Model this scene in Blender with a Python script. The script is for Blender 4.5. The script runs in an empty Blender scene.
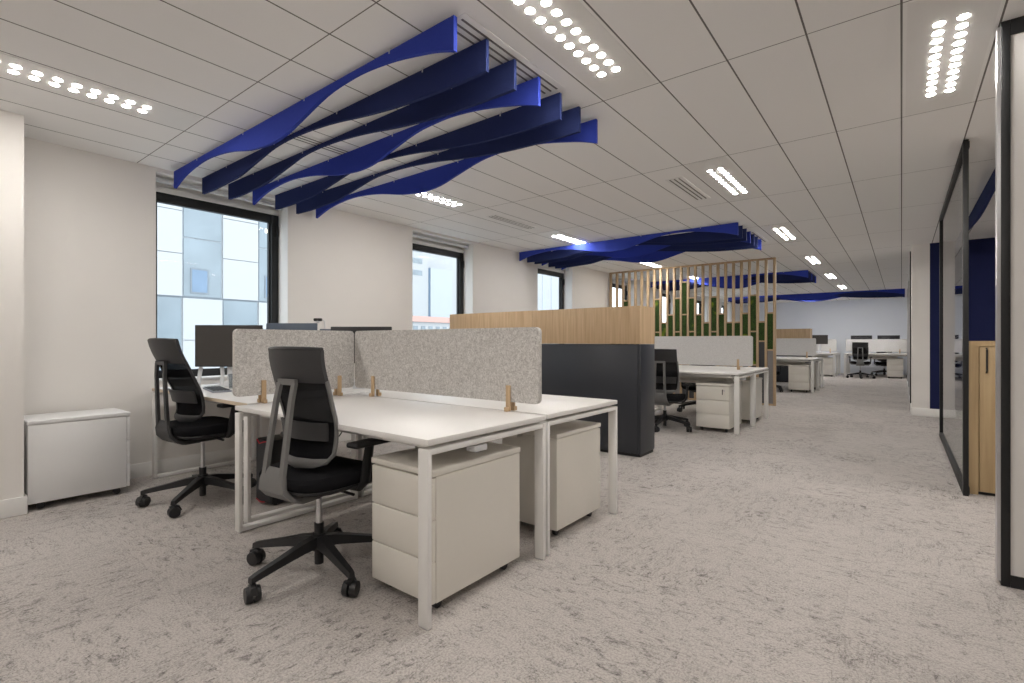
import bpy, bmesh, math, random
from mathutils import Vector, Matrix
R = math.radians
PI = math.pi
random.seed(7)
COL = bpy.context.scene.collection
CAM_H = 1.126
YAW = math.atan2(389.5, 500.0)

# ------------------------------------------------------------------ materials
MATS = {}
def nmat(name):
    m = bpy.data.materials.new(name); m.use_nodes = True
    nt = m.node_tree; nt.nodes.clear()
    out = nt.nodes.new('ShaderNodeOutputMaterial')
    b = nt.nodes.new('ShaderNodeBsdfPrincipled')
    nt.links.new(b.outputs[0], out.inputs[0])
    MATS[name] = m
    return m, nt, b, out
def N(nt, typ, **kw):
    n = nt.nodes.new(typ)
    for k, v in kw.items(): setattr(n, k, v)
    return n
def plain(name, col, rough=.5, metal=0., noise=.04, scale=30, bump=0., spec=.5):
    m, nt, b, out = nmat(name)
    tc = N(nt, 'ShaderNodeTexCoord')
    nz = N(nt, 'ShaderNodeTexNoise'); nz.inputs['Scale'].default_value = scale; nz.inputs['Detail'].default_value = 3
    nt.links.new(tc.outputs['Object'], nz.inputs['Vector'])
    mx = N(nt, 'ShaderNodeMix', data_type='RGBA')
    mx.inputs[6].default_value = (*[c * (1 - noise) for c in col], 1)
    mx.inputs[7].default_value = (*[min(1, c * (1 + noise)) for c in col], 1)
    nt.links.new(nz.outputs[0], mx.inputs[0])
    nt.links.new(mx.outputs[2], b.inputs['Base Color'])
    b.inputs['Roughness'].default_value = rough; b.inputs['Metallic'].default_value = metal
    b.inputs['Specular IOR Level'].default_value = spec
    if bump:
        bp = N(nt, 'ShaderNodeBump'); bp.inputs['Strength'].default_value = bump; bp.inputs['Distance'].default_value = .004
        nt.links.new(nz.outputs[0], bp.inputs['Height']); nt.links.new(bp.outputs[0], b.inputs['Normal'])
    return m
def glassy(name, tint=(.95, .98, 1), rough=0., ior=1.45):
    m = bpy.data.materials.new(name); m.use_nodes = True; nt = m.node_tree; nt.nodes.clear()
    out = N(nt, 'ShaderNodeOutputMaterial')
    t = N(nt, 'ShaderNodeBsdfTransparent'); t.inputs[0].default_value = (*tint, 1)
    g = N(nt, 'ShaderNodeBsdfGlossy'); g.inputs['Roughness'].default_value = rough
    fr = N(nt, 'ShaderNodeFresnel'); fr.inputs['IOR'].default_value = ior
    mx = N(nt, 'ShaderNodeMixShader')
    ge = N(nt, 'ShaderNodeNewGeometry'); mu = N(nt, 'ShaderNodeMath', operation='MULTIPLY_ADD')   # one reflection per pane, at its front face
    mu.inputs[1].default_value = -1.; mu.inputs[2].default_value = 1.
    nt.links.new(ge.outputs['Backfacing'], mu.inputs[0])
    fm = N(nt, 'ShaderNodeMath', operation='MULTIPLY'); nt.links.new(fr.outputs[0], fm.inputs[0]); nt.links.new(mu.outputs[0], fm.inputs[1])
    nt.links.new(fm.outputs[0], mx.inputs[0]); nt.links.new(t.outputs[0], mx.inputs[1]); nt.links.new(g.outputs[0], mx.inputs[2])
    nt.links.new(mx.outputs[0], out.inputs[0]); MATS[name] = m
    return m
def emit(name, col, s):
    m = bpy.data.materials.new(name); m.use_nodes = True; nt = m.node_tree; nt.nodes.clear()
    out = N(nt, 'ShaderNodeOutputMaterial'); e = N(nt, 'ShaderNodeEmission')
    e.inputs[0].default_value = (*col, 1); e.inputs[1].default_value = s
    nt.links.new(e.outputs[0], out.inputs[0]); MATS[name] = m
    return m
def wood(name, c1, c2, axis='Z'):
    m, nt, b, out = nmat(name)
    tc = N(nt, 'ShaderNodeTexCoord'); mp = N(nt, 'ShaderNodeMapping')
    s = [26., 26., 26.]; s['XYZ'.index(axis)] = 1.1
    mp.inputs['Scale'].default_value = s
    nt.links.new(tc.outputs['Object'], mp.inputs[0])
    nz = N(nt, 'ShaderNodeTexNoise'); nz.inputs['Scale'].default_value = 1.6; nz.inputs['Detail'].default_value = 6
    nz.inputs['Distortion'].default_value = .5
    nt.links.new(mp.outputs[0], nz.inputs['Vector'])
    cr = N(nt, 'ShaderNodeValToRGB')
    cr.color_ramp.elements[0].position = .3; cr.color_ramp.elements[0].color = (*c1, 1)
    cr.color_ramp.elements[1].position = .7; cr.color_ramp.elements[1].color = (*c2, 1)
    nt.links.new(nz.outputs[0], cr.inputs[0]); nt.links.new(cr.outputs[0], b.inputs['Base Color'])
    b.inputs['Roughness'].default_value = .5
    return m
def felt(name, c1, c2, scale=260):
    m, nt, b, out = nmat(name)
    tc = N(nt, 'ShaderNodeTexCoord')
    n1 = N(nt, 'ShaderNodeTexNoise'); n1.inputs['Scale'].default_value = scale; n1.inputs['Detail'].default_value = 4
    n2 = N(nt, 'ShaderNodeTexNoise'); n2.inputs['Scale'].default_value = scale * .28; n2.inputs['Detail'].default_value = 4; n2.inputs['Distortion'].default_value = 1.5
    nt.links.new(tc.outputs['Object'], n1.inputs['Vector']); nt.links.new(tc.outputs['Object'], n2.inputs['Vector'])
    ad = N(nt, 'ShaderNodeMath', operation='ADD'); nt.links.new(n1.outputs[0], ad.inputs[0]); nt.links.new(n2.outputs[0], ad.inputs[1])
    hf = N(nt, 'ShaderNodeMath', operation='MULTIPLY'); hf.inputs[1].default_value = .5; nt.links.new(ad.outputs[0], hf.inputs[0])
    cr = N(nt, 'ShaderNodeValToRGB')
    cr.color_ramp.elements[0].position = .36; cr.color_ramp.elements[0].color = (*c1, 1)
    cr.color_ramp.elements[1].position = .62; cr.color_ramp.elements[1].color = (*c2, 1)
    nt.links.new(hf.outputs[0], cr.inputs[0]); nt.links.new(cr.outputs[0], b.inputs['Base Color'])
    b.inputs['Roughness'].default_value = .95; b.inputs['Specular IOR Level'].default_value = .15
    return m

plain('wall_paint', (.80, .775, .745), .7, noise=.015, scale=4, spec=.3)
plain('wall_daylight_tint', (.80, .84, .90), .7, noise=.015, scale=4, spec=.3)  # blue cast of the window daylight put into the wall colour
plain('trim_white', (.82, .81, .79), .45, noise=.01)
plain('white_metal', (.82, .81, .79), .35, noise=.01)
plain('desk_white', (.80, .785, .77), .42, noise=.012)
plain('edge_birch', (.66, .55, .42), .5)
plain('ped_white', (.79, .76, .70), .32, noise=.012)
plain('cabinet_white', (.80, .80, .80), .4, noise=.01)
plain('gap_dark', (.10, .09, .08), .7)
plain('blue_bright', (.033, .056, .36), .85, noise=.06, scale=120, bump=.2, spec=.15)
plain('blue_navy', (.022, .032, .11), .9, noise=.08, scale=120, bump=.2, spec=.12)
plain('blue_wall', (.013, .018, .075), .8, noise=.03, spec=.2)
plain('charcoal', (.030, .033, .041), .38, noise=.03)
plain('charcoal_panel', (.045, .046, .05), .6, noise=.1)
plain('grey_panel', (.22, .21, .21), .7, noise=.1)
plain('black_frame', (.009, .0095, .0105), .5, noise=.05)
plain('black_plastic', (.016, .016, .018), .42, noise=.05)
plain('grey_plastic', (.165, .163, .162), .42, noise=.04)
plain('head_leather', (.034, .034, .037), .5, noise=.06)
plain('seat_fabric', (.012, .012, .014), .95, noise=.2, scale=300, bump=.3, spec=.1)
plain('screen_black', (.045, .04, .037), .35, noise=.03)
plain('silver', (.62, .62, .64), .28, metal=.9, noise=.03)
plain('alu_white', (.66, .67, .69), .4, noise=.02)
plain('key_grey', (.30, .32, .36), .5)
plain('blue_grey_sheen', (.10, .13, .18), .4)  # monitor case colour that carries a bluish window reflection
plain('red_accent', (.55, .03, .05), .4)
plain('slot_dark', (.16, .15, .14), .7)
plain('room_ceiling', (.62, .58, .53), .8, noise=.02, scale=5)
plain('panel_white', (.74, .72, .70), .35, noise=.015, scale=2)
plain('bld_white', (.30, .305, .31), .7, noise=.02, scale=1)
plain('bld_pale', (.30, .32, .34), .7, noise=.03, scale=.6)
plain('bld_joint', (.13, .15, .17), .7)
plain('bld_glass', (.155, .185, .205), .2, noise=.30, scale=.9)
plain('bld_glass_dark', (.10, .15, .215), .2, noise=.2, scale=2)
plain('bld_roof', (.30, .17, .14), .8, noise=.08)
plain('ground_grey', (.42, .42, .41), .9)
plain('plinth', (.02, .02, .022), .6)
wood('oak', (.47, .32, .18), (.63, .455, .28))
wood('oak_slat', (.40, .28, .165), (.52, .38, .235))
wood('oak_cabinet', (.44, .31, .165), (.54, .395, .22))
felt('felt_grey', (.37, .35, .33), (.70, .68, .655), 170)
felt('felt_light', (.52, .51, .50), (.68, .67, .66))
glassy('window_glass', (.96, .985, 1.), 0., 1.2)
glassy('partition_glass', (.82, .84, .85), .02, 1.5)
emit('led', (1., .955, .895), 104.)
emit('lamp_far', (1., .90, .72), 3.)

def mesh_fabric():
    m = bpy.data.materials.new('chair_mesh'); m.use_nodes = True; nt = m.node_tree; nt.nodes.clear()
    out = N(nt, 'ShaderNodeOutputMaterial')
    t = N(nt, 'ShaderNodeBsdfTransparent'); d = N(nt, 'ShaderNodeBsdfDiffuse'); d.inputs[0].default_value = (.014, .014, .016, 1)
    mx = N(nt, 'ShaderNodeMixShader'); mx.inputs[0].default_value = .86
    nt.links.new(t.outputs[0], mx.inputs[1]); nt.links.new(d.outputs[0], mx.inputs[2]); nt.links.new(mx.outputs[0], out.inputs[0])
    MATS['chair_mesh'] = m
mesh_fabric()

def moss_mat():
    m, nt, b, out = nmat('moss')
    tc = N(nt, 'ShaderNodeTexCoord')
    n1 = N(nt, 'ShaderNodeTexNoise'); n1.inputs['Scale'].default_value = 60; n1.inputs['Detail'].default_value = 5
    n2 = N(nt, 'ShaderNodeTexNoise'); n2.inputs['Scale'].default_value = 3.4; n2.inputs['Detail'].default_value = 1
    for n in (n1, n2): nt.links.new(tc.outputs['Object'], n.inputs['Vector'])
    cr = N(nt, 'ShaderNodeValToRGB'); e = cr.color_ramp.elements
    e[0].position = .32; e[0].color = (.012, .030, .006, 1); e[1].position = .72; e[1].color = (.055, .115, .018, 1)
    nt.links.new(n1.outputs[0], cr.inputs[0])
    c2 = N(nt, 'ShaderNodeValToRGB'); e = c2.color_ramp.elements
    e[0].position = .62; e[0].color = (0, 0, 0, 1); e[1].position = .70; e[1].color = (1, 1, 1, 1)
    nt.links.new(n2.outputs[0], c2.inputs[0])
    mx = N(nt, 'ShaderNodeMix', data_type='RGBA'); nt.links.new(c2.outputs[0], mx.inputs[0])
    nt.links.new(cr.outputs[0], mx.inputs[6]); mx.inputs[7].default_value = (.25, .33, .02, 1)
    nt.links.new(mx.outputs[2], b.inputs['Base Color']); b.inputs['Roughness'].default_value = .95
    bp = N(nt, 'ShaderNodeBump'); bp.inputs['Distance'].default_value = .02; nt.links.new(n1.outputs[0], bp.inputs['Height'])
    nt.links.new(bp.outputs[0], b.inputs['Normal'])
moss_mat()

def ceiling_mat():
    m, nt, b, out = nmat('ceiling_tiles')
    tc = N(nt, 'ShaderNodeTexCoord'); sp = N(nt, 'ShaderNodeSeparateXYZ')
    nt.links.new(tc.outputs['Object'], sp.inputs[0])
    def line(src, off, period, half):
        a = N(nt, 'ShaderNodeMath', operation='SUBTRACT'); a.inputs[1].default_value = off; nt.links.new(src, a.inputs[0])
        p = N(nt, 'ShaderNodeMath', operation='PINGPONG'); p.inputs[1].default_value = period / 2; nt.links.new(a.outputs[0], p.inputs[0])
        l = N(nt, 'ShaderNodeMath', operation='LESS_THAN'); l.inputs[1].default_value = half; nt.links.new(p.outputs[0], l.inputs[0])
        return l.outputs[0]
    lx = line(sp.outputs[0], 0., .3605, .0042); ly = line(sp.outputs[1], 1.353, 1.4095, .0028)
    mxm = N(nt, 'ShaderNodeMath', operation='MAXIMUM'); nt.links.new(lx, mxm.inputs[0]); nt.links.new(ly, mxm.inputs[1])
    nz = N(nt, 'ShaderNodeTexNoise'); nz.inputs['Scale'].default_value = 220; nt.links.new(tc.outputs['Object'], nz.inputs['Vector'])
    base = N(nt, 'ShaderNodeMix', data_type='RGBA'); base.inputs[6].default_value = (.87, .86, .845, 1); base.inputs[7].default_value = (.90, .89, .88, 1)
    nt.links.new(nz.outputs[0], base.inputs[0])
    mx = N(nt, 'ShaderNodeMix', data_type='RGBA'); nt.links.new(mxm.outputs[0], mx.inputs[0])
    nt.links.new(base.outputs[2], mx.inputs[6]); mx.inputs[7].default_value = (.17, .16, .15, 1)
    nt.links.new(mx.outputs[2], b.inputs['Base Color']); b.inputs['Roughness'].default_value = .8
    b.inputs['Specular IOR Level'].default_value = .2
ceiling_mat()

def carpet_mat():
    m, nt, b, out = nmat('carpet')
    L = nt.links.new
    tc = N(nt, 'ShaderNodeTexCoord')
    def mth(op, a, bb=None, c=None):
        n = N(nt, 'ShaderNodeMath', operation=op)
        for i, v in enumerate((a, bb, c)):
            if v is None: continue
            if isinstance(v, (int, float)): n.inputs[i].default_value = v
            else: L(v, n.inputs[i])
        return n.outputs[0]
    T = .478
    dv = N(nt, 'ShaderNodeVectorMath', operation='SCALE'); dv.inputs[3].default_value = 1 / T
    gof = N(nt, 'ShaderNodeVectorMath', operation='ADD'); gof.inputs[1].default_value = (.19, .11, 0); L(tc.outputs['Object'], gof.inputs[0]); L(gof.outputs[0], dv.inputs[0])
    fl = N(nt, 'ShaderNodeVectorMath', operation='FLOOR'); L(dv.outputs[0], fl.inputs[0])
    wn = N(nt, 'ShaderNodeTexWhiteNoise', noise_dimensions='2D'); L(fl.outputs[0], wn.inputs[0])
    sel = mth('GREATER_THAN', wn.outputs[0], .5)
    off = N(nt, 'ShaderNodeVectorMath', operation='SCALE'); off.inputs[3].default_value = 9.; L(wn.outputs[1], off.inputs[0])
    pos = N(nt, 'ShaderNodeVectorMath', operation='ADD'); L(tc.outputs['Object'], pos.inputs[0]); L(off.outputs[0], pos.inputs[1])
    def streak(sx, sy, scale, dist):
        mp = N(nt, 'ShaderNodeMapping'); mp.inputs['Scale'].default_value = (sx, sy, 1); L(pos.outputs[0], mp.inputs[0])
        n = N(nt, 'ShaderNodeTexNoise'); n.inputs['Scale'].default_value = scale; n.inputs['Detail'].default_value = 5
        n.inputs['Roughness'].default_value = .62; n.inputs['Distortion'].default_value = dist; L(mp.outputs[0], n.inputs['Vector'])
        return n.outputs[0]
    def pick(a, c):
        n = N(nt, 'ShaderNodeMix', data_type='FLOAT'); L(sel, n.inputs[0]); L(a, n.inputs[2]); L(c, n.inputs[3]); return n.outputs[0]
    st = pick(streak(1, 2.2, 11., 1.3), streak(2.2, 1, 11., 1.3))
    # thin dark scratches: ridges of a stretched noise, broken up by a second one
    ridge = mth('ABSOLUTE', mth('SUBTRACT', pick(streak(1, 5., 2.6, 1.6), streak(5., 1, 2.6, 1.6)), .5))
    scr = mth('LESS_THAN', ridge, .010)
    brk = N(nt, 'ShaderNodeTexNoise'); brk.inputs['Scale'].default_value = 9; brk.inputs['Detail'].default_value = 4; L(pos.outputs[0], brk.inputs['Vector'])
    scr = mth('MULTIPLY', scr, mth('GREATER_THAN', brk.outputs[0], .47))
    cn = N(nt, 'ShaderNodeTexNoise'); cn.inputs['Scale'].default_value = 13; cn.inputs['Detail'].default_value = 3; cn.inputs['Distortion'].default_value = 1.6; L(pos.outputs[0], cn.inputs['Vector'])
    curl = mth('LESS_THAN', mth('ABSOLUTE', mth('SUBTRACT', cn.outputs[0], .5)), .016)
    cm = N(nt, 'ShaderNodeTexNoise'); cm.inputs['Scale'].default_value = 5; cm.inputs['Detail'].default_value = 5; L(pos.outputs[0], cm.inputs['Vector'])
    curl = mth('MULTIPLY', curl, mth('GREATER_THAN', cm.outputs[0], .53))
    # fine tufts
    f1 = N(nt, 'ShaderNodeTexNoise'); f1.inputs["Scale"].default_value = 115; f1.inputs['Detail'].default_value = 4; f1.inputs['Roughness'].default_value = .75; L(tc.outputs['Object'], f1.inputs['Vector'])
    f2 = N(nt, 'ShaderNodeTexNoise'); f2.inputs['Scale'].default_value = 26; f2.inputs['Detail'].default_value = 4; L(pos.outputs[0], f2.inputs['Vector'])
    patch = N(nt, 'ShaderNodeTexNoise'); patch.inputs['Scale'].default_value = 1.6; patch.inputs['Detail'].default_value = 2; L(tc.outputs['Object'], patch.inputs['Vector'])
    dark = N(nt, 'ShaderNodeMapRange'); dark.inputs[1].default_value = .50; dark.inputs[2].default_value = .62; L(st, dark.inputs[0])
    pm = N(nt, 'ShaderNodeMapRange'); pm.inputs[1].default_value = .36; pm.inputs[2].default_value = .66; pm.inputs[3].default_value = .20; pm.inputs[4].default_value = 1.; L(patch.outputs[0], pm.inputs[0])
    d = mth('MULTIPLY', dark.outputs[0], pm.outputs[0])
    d2 = N(nt, 'ShaderNodeMapRange'); d2.inputs[1].default_value = .46; d2.inputs[2].default_value = .62; L(f2.outputs[0], d2.inputs[0])
    d = mth('MULTIPLY', d, mth('MULTIPLY_ADD', d2.outputs[0], .7, .3))
    d = mth('ADD', mth('MULTIPLY', d, .66), mth('MULTIPLY', scr, .30))
    d = mth('ADD', d, mth('MULTIPLY', curl, .26))
    d = mth('ADD', d, mth('MULTIPLY', mth("SUBTRACT", f1.outputs[0], .5), 2.3))
    d = mth('ADD', d, mth('MULTIPLY', mth('SUBTRACT', wn.outputs[0], .5), .09))
    # seams between the carpet tiles
    sp = N(nt, 'ShaderNodeSeparateXYZ'); L(gof.outputs[0], sp.inputs[0])
    sx = mth('LESS_THAN', mth('PINGPONG', sp.outputs[0], T / 2), .0022); sy = mth('LESS_THAN', mth('PINGPONG', sp.outputs[1], T / 2), .0022)
    d = mth('ADD', d, mth('MULTIPLY', mth('MAXIMUM', sx, sy), .07))
    cr = N(nt, 'ShaderNodeValToRGB'); e = cr.color_ramp.elements
    e[0].position = 0; e[0].color = (.55, .512, .488, 1)
    e[1].position = 1; e[1].color = (.13, .12, .115, 1)
    L(mth('ADD', d, .16), cr.inputs[0]); L(cr.outputs[0], b.inputs['Base Color'])
    b.inputs['Roughness'].default_value = .95; b.inputs['Specular IOR Level'].default_value = .1
    bp = N(nt, 'ShaderNodeBump'); bp.inputs['Strength'].default_value = .35; bp.inputs['Distance'].default_value = .006
    L(f1.outputs[0], bp.inputs['Height']); L(bp.outputs[0], b.inputs['Normal'])
carpet_mat()

# ------------------------------------------------------------------ mesh helpers
class MB:
    def __init__(s): s.bm = bmesh.new()
    def box(s, x0, x1, y0, y1, z0, z1, bev=0., seg=2):
        r = bmesh.ops.create_cube(s.bm, size=1.)
        vs = r['verts']
        for v in vs:
            v.co = Vector((x0 + (v.co.x + .5) * (x1 - x0), y0 + (v.co.y + .5) * (y1 - y0), z0 + (v.co.z + .5) * (z1 - z0)))
        if bev:
            es = list({e for v in vs for e in v.link_edges})
            bmesh.ops.bevel(s.bm, geom=es, offset=bev, segments=seg, profile=.5, affect='EDGES', clamp_overlap=True)
        return s
    def cyl(s, p0, p1, r0, r1=None, n=16, caps=True):
        p0, p1 = Vector(p0), Vector(p1); r1 = r0 if r1 is None else r1
        d = (p1 - p0); q = d.to_track_quat('Z', 'Y').to_matrix()
        a = []; c = []
        for i in range(n):
            t = 2 * PI * i / n; o = Vector((math.cos(t), math.sin(t), 0))
            a.append(s.bm.verts.new(p0 + q @ (o * r0))); c.append(s.bm.verts.new(p1 + q @ (o * r1)))
        for i in range(n):
            j = (i + 1) % n
            s.bm.faces.new((a[i], a[j], c[j], c[i]))
        if caps:
            s.bm.faces.new(a[::-1]); s.bm.faces.new(c)
        return s
    def tube(s, pts, rad, n=10, sx=1., sy=1., up=None, sq=0.):
        """swept ellipse; sx/sy widen the section; rad number or list"""
        pts = [Vector(p) for p in pts]; k = len(pts)
        rings = []
        prev = None
        for i, p in enumerate(pts):
            t = (pts[min(i + 1, k - 1)] - pts[max(i - 1, 0)]).normalized()
            u = Vector(up) if up else Vector((0, 0, 1))
            if abs(t.dot(u)) > .98: u = prev if prev is not None else Vector((0, 1, 0))
            a = t.cross(u).normalized(); bb = a.cross(t).normalized(); prev = bb
            r = rad[i] if isinstance(rad, (list, tuple)) else rad
            rings.append([s.bm.verts.new(p + a * (math.cos(2 * PI * j / n + sq) * r * sx) + bb * (math.sin(2 * PI * j / n + sq) * r * sy)) for j in range(n)])
        for i in range(k - 1):
            for j in range(n):
                q = (j + 1) % n
                s.bm.faces.new((rings[i][j], rings[i][q], rings[i + 1][q], rings[i + 1][j]))
        s.bm.faces.new(rings[0][::-1]); s.bm.faces.new(rings[-1])
        return s
    def loft(s, rings, close=True, caps=True):
        vs = [[s.bm.verts.new(Vector(p)) for p in r] for r in rings]
        n = len(vs[0])
        for i in range(len(vs) - 1):
            for j in range(n if close else n - 1):
                q = (j + 1) % n
                s.bm.faces.new((vs[i][j], vs[i][q], vs[i + 1][q], vs[i + 1][j]))
        if caps and close:
            s.bm.faces.new(vs[0][::-1]); s.bm.faces.new(vs[-1])
        return s
    def prism(s, poly, a, bq, axis='Y'):
        """polygon in the plane normal to axis, extruded from a to bq"""
        def P(u, v, w):
            return {'Y': (u, w, v), 'X': (w, u, v), 'Z': (u, v, w)}[axis]
        A = [s.bm.verts.new(P(u, v, a)) for u, v in poly]; B = [s.bm.verts.new(P(u, v, bq)) for u, v in poly]
        n = len(poly)
        for i in range(n):
            j = (i + 1) % n; s.bm.faces.new((A[i], A[j], B[j], B[i]))
        s.bm.faces.new(A[::-1]); s.bm.faces.new(B)
        return s
    def build(s, name, mat, parent=None, smooth=True, label=None, off=None):
        if off is not None: bmesh.ops.translate(s.bm, verts=s.bm.verts, vec=off)
        bmesh.ops.recalc_face_normals(s.bm, faces=s.bm.faces)
        for f in s.bm.faces: f.smooth = smooth
        for e in s.bm.edges:
            e.smooth = not (len(e.link_faces) == 2 and e.calc_face_angle(0) > R(38))
        me = bpy.data.meshes.new(name); s.bm.to_mesh(me); s.bm.free()
        me.materials.append(MATS[mat])
        o = bpy.data.objects.new(name, me); COL.objects.link(o)
        if parent is not None: o.parent = parent
        if label: o['label'] = label
        return o

def tag(o, label, cat, group=None):
    o['label'] = label; o['category'] = cat
    if group: o['group'] = group
    return o
def thing(name, label, cat, loc=(0, 0, 0), rz=0., group=None):
    o = bpy.data.objects.new(name, None); COL.objects.link(o); o.empty_display_size = .1
    o.location = loc; o.rotation_euler = (0, 0, rz)
    return tag(o, label, cat, group)
KIDS = {}
def copy_tree(o, parent=None):
    c = o.copy(); COL.objects.link(c)
    if parent is not None: c.parent = parent
    for ch in list(o.children): copy_tree(ch, c)
    return c
def dup(o, loc, rz, label, group=None):
    c = copy_tree(o); c.location = loc; c.rotation_euler = (0, 0, rz); c['label'] = label
    if group: c['group'] = group
    return c
def struct(name, mb, mat, parent=None, smooth=True):
    o = mb.build(name, mat, parent, smooth)
    if parent is None: o['kind'] = 'structure'
    return o
def sgroup(name, loc=(0, 0, 0)):
    o = bpy.data.objects.new(name, None); COL.objects.link(o); o.location = loc; o['kind'] = 'structure'
    return o

# ------------------------------------------------------------------ room shell
XW = -4.98           # inner face of the window wall
H = 2.60
YB = 21.3            # far wall
YF = -3.2
XR = 3.4
WT = .27
WINS = [1.487 + 2.815 * i for i in range(7)]   # near edge of each window opening
WW = 1.152
Z0, Z1 = .79, 2.565

struct('floor', MB().box(XW - WT, XR + .1, YF - .1, YB + .1, -.1, 0), 'carpet')
struct('ceiling', MB().box(XW - WT, XR + .1, YF - .1, YB + .1, H, H + .1), 'ceiling_tiles')
wl = MB()
edges = [YF] + [e for w in WINS for e in (w, w + WW)] + [YB]
for i in range(0, len(edges), 2): wl.box(XW - WT, XW, edges[i], edges[i + 1], 0, H)
for w in WINS:
    wl.box(XW - WT, XW, w, w + WW, 0, Z0); wl.box(XW - WT, XW, w, w + WW, Z1, H)
struct('wall_left', wl, 'wall_paint', smooth=False)
struct('wall_back', MB().box(XW - WT, XR, YB, YB + .1, 0, H), 'wall_daylight_tint')
struct('wall_front', MB().box(XW - WT, XR, YF - .1, YF, 0, H), 'wall_paint')
struct('wall_right', MB().box(XR, XR + .1, YF, YB, 0, H), 'wall_paint')
struct('wall_pier', MB().box(XW, -4.515, YF, .617, 0, H), 'wall_paint')
struct('baseboard_left', MB().box(XW, XW + .014, .617, YB, 0, .118, .003), 'trim_white')
struct('baseboard_pier', MB().box(-4.515, -4.500, YF, .632, 0, .118, .003).box(XW, -4.515, .617, .632, 0, .118), 'trim_white')

for i, w in enumerate(WINS):
    g = sgroup('window_%d' % (i + 1), (XW - .185, w, 0))
    fx0, fx1 = -.055, 0.
    f = MB()
    zt, zb = 2.445, .80
    f.box(fx0, fx1, 0, .055, zb, zt, .004).box(fx0, fx1, WW - .075, WW, zb, zt, .004)
    f.box(fx0, fx1, .055, WW - .075, zt - .085, zt, .004).box(fx0, fx1, .055, WW - .075, zb, zb + .07, .004)
    # slimmer inner sash
    f.box(fx0 - .005, fx0 + .03, .055, .072, zb + .07, zt - .085).box(fx0 - .005, fx0 + .03, WW - .092, WW - .075, zb + .07, zt - .085)
    f.build('frame', 'black_frame', g)
    MB().box(-.036, -.028, .06, WW - .08, zb + .05, zt - .07).build('pane', 'window_glass', g)
    MB().box(fx0, .005, 0, WW, zt, zt + .05, .003).box(fx0 - .01, fx0, 0, WW, zt + .05, Z1).build('header', 'trim_white', g)
    MB().cyl((.08, .02, 2.528), (.08, WW - .02, 2.528), .021).box(.05, .11, .004, .018, 2.49, 2.563, .004).box(.05, .11, WW - .018, WW - .004, 2.49, 2.563, .004).build('roller_blind_tube', 'alu_white', g)
    h = MB()
    for z in (1.05, 2.22): h.box(0, .018, WW - .03, WW - .006, z, z + .11, .005)
    h.build('hinge', 'black_frame', g)
    MB().box(fx0, .20, -.0, WW, Z0 - .001, Z0 + .012, .002).build('sill', 'trim_white', g)

# meeting room and partitions on the right
struct('wall_room', MB().box(.335, XR, 9.78, 9.9, 0, H), 'blue_wall')
struct('wall_column', MB().box(.125, .335, 9.76, 10.45, 0, H), 'wall_paint')
struct('baseboard_room', MB().box(.115, XR, 9.745, 9.76, 0, .12, .003).box(.112, .125, 9.745, 10.45, 0, .12), 'trim_white')
struct('wall_end_panel', MB().box(.39, XR, 3.215, 3.265, .05, 2.535), 'panel_white')
fr = MB()
fr.box(.362, .394, 3.205, 3.275, 0, H, .003).box(.394, XR, 3.207, 3.273, 0, .055).box(.394, XR, 3.207, 3.273, 2.53, H)
struct('trim_1', fr, 'black_frame')
struct('trim_reflection', MB().box(.350, .362, 3.212, 3.268, .02, H - .02), 'silver')  # pale strip standing in for the reflection along the post edge

def partition(name, label, y0, y1, x, mull, mat='black_frame'):
    t = thing(name, label, 'glass partition', (x, y0, 0))
    L = y1 - y0
    MB().box(.005, .036, 0, .05, 0, H - .002, .002).box(.005, .036, L - .05, L, 0, H - .002, .002).box(.005, .045, .05, L - .05, 0, .055, .002).box(.005, .045, .05, L - .05, H - .05, H - .002, .002).build('frame', mat, t)
    ys = [.05] + mull + [L - .05]
    for q in mull: MB().box(.008, .042, q - .015, q + .015, .055, H - .05).build('mullion', mat, t)
    for a, bq in zip(ys[:-1], ys[1:]):
        MB().box(.021, .029, a, bq, .05, H - .045).build('pane', 'partition_glass', t)
    return t
partition('glass_partition', 'black framed glass partition between carpeted walkway and blue meeting room', 4.905, 7.80, .350, [])
p2 = partition('glass_partition', 'far narrow glass partition beyond the white column', 10.47, 17.3, .112, [2.3, 4.6], 'silver')
MB().box(-.004, .040, -.03, -.001, 0, H - .002, .002).build('post', 'black_frame', p2)

# meeting room cupboard
t = thing('cupboard', 'low oak cupboard standing against dark blue wall in meeting room', 'cupboard', (.395, 5.0, 0))
MB().box(0, .9, .02, .45, .02, 1.13, .004).box(0, .050, 0, .02, .0, 1.13).box(.05, .9, .0, .02, 1.09, 1.13).build('body', 'oak_cabinet', t)
MB().box(.02, .9, .03, .44, 0, .02).build('plinth', 'plinth', t)
for k in range(2):
    d = MB().box(.056 + k * .42, .056 + k * .42 + .41, .0, .02, .025, 1.085, .003).build('door', 'oak_cabinet', t)
    MB().tube([(.094 + k * .42, 0, .90), (.094 + k * .42, -.022, .915), (.094 + k * .42, -.022, 1.065), (.094 + k * .42, 0, 1.075)], .006, 8).build('handle', 'black_plastic', d)

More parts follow.
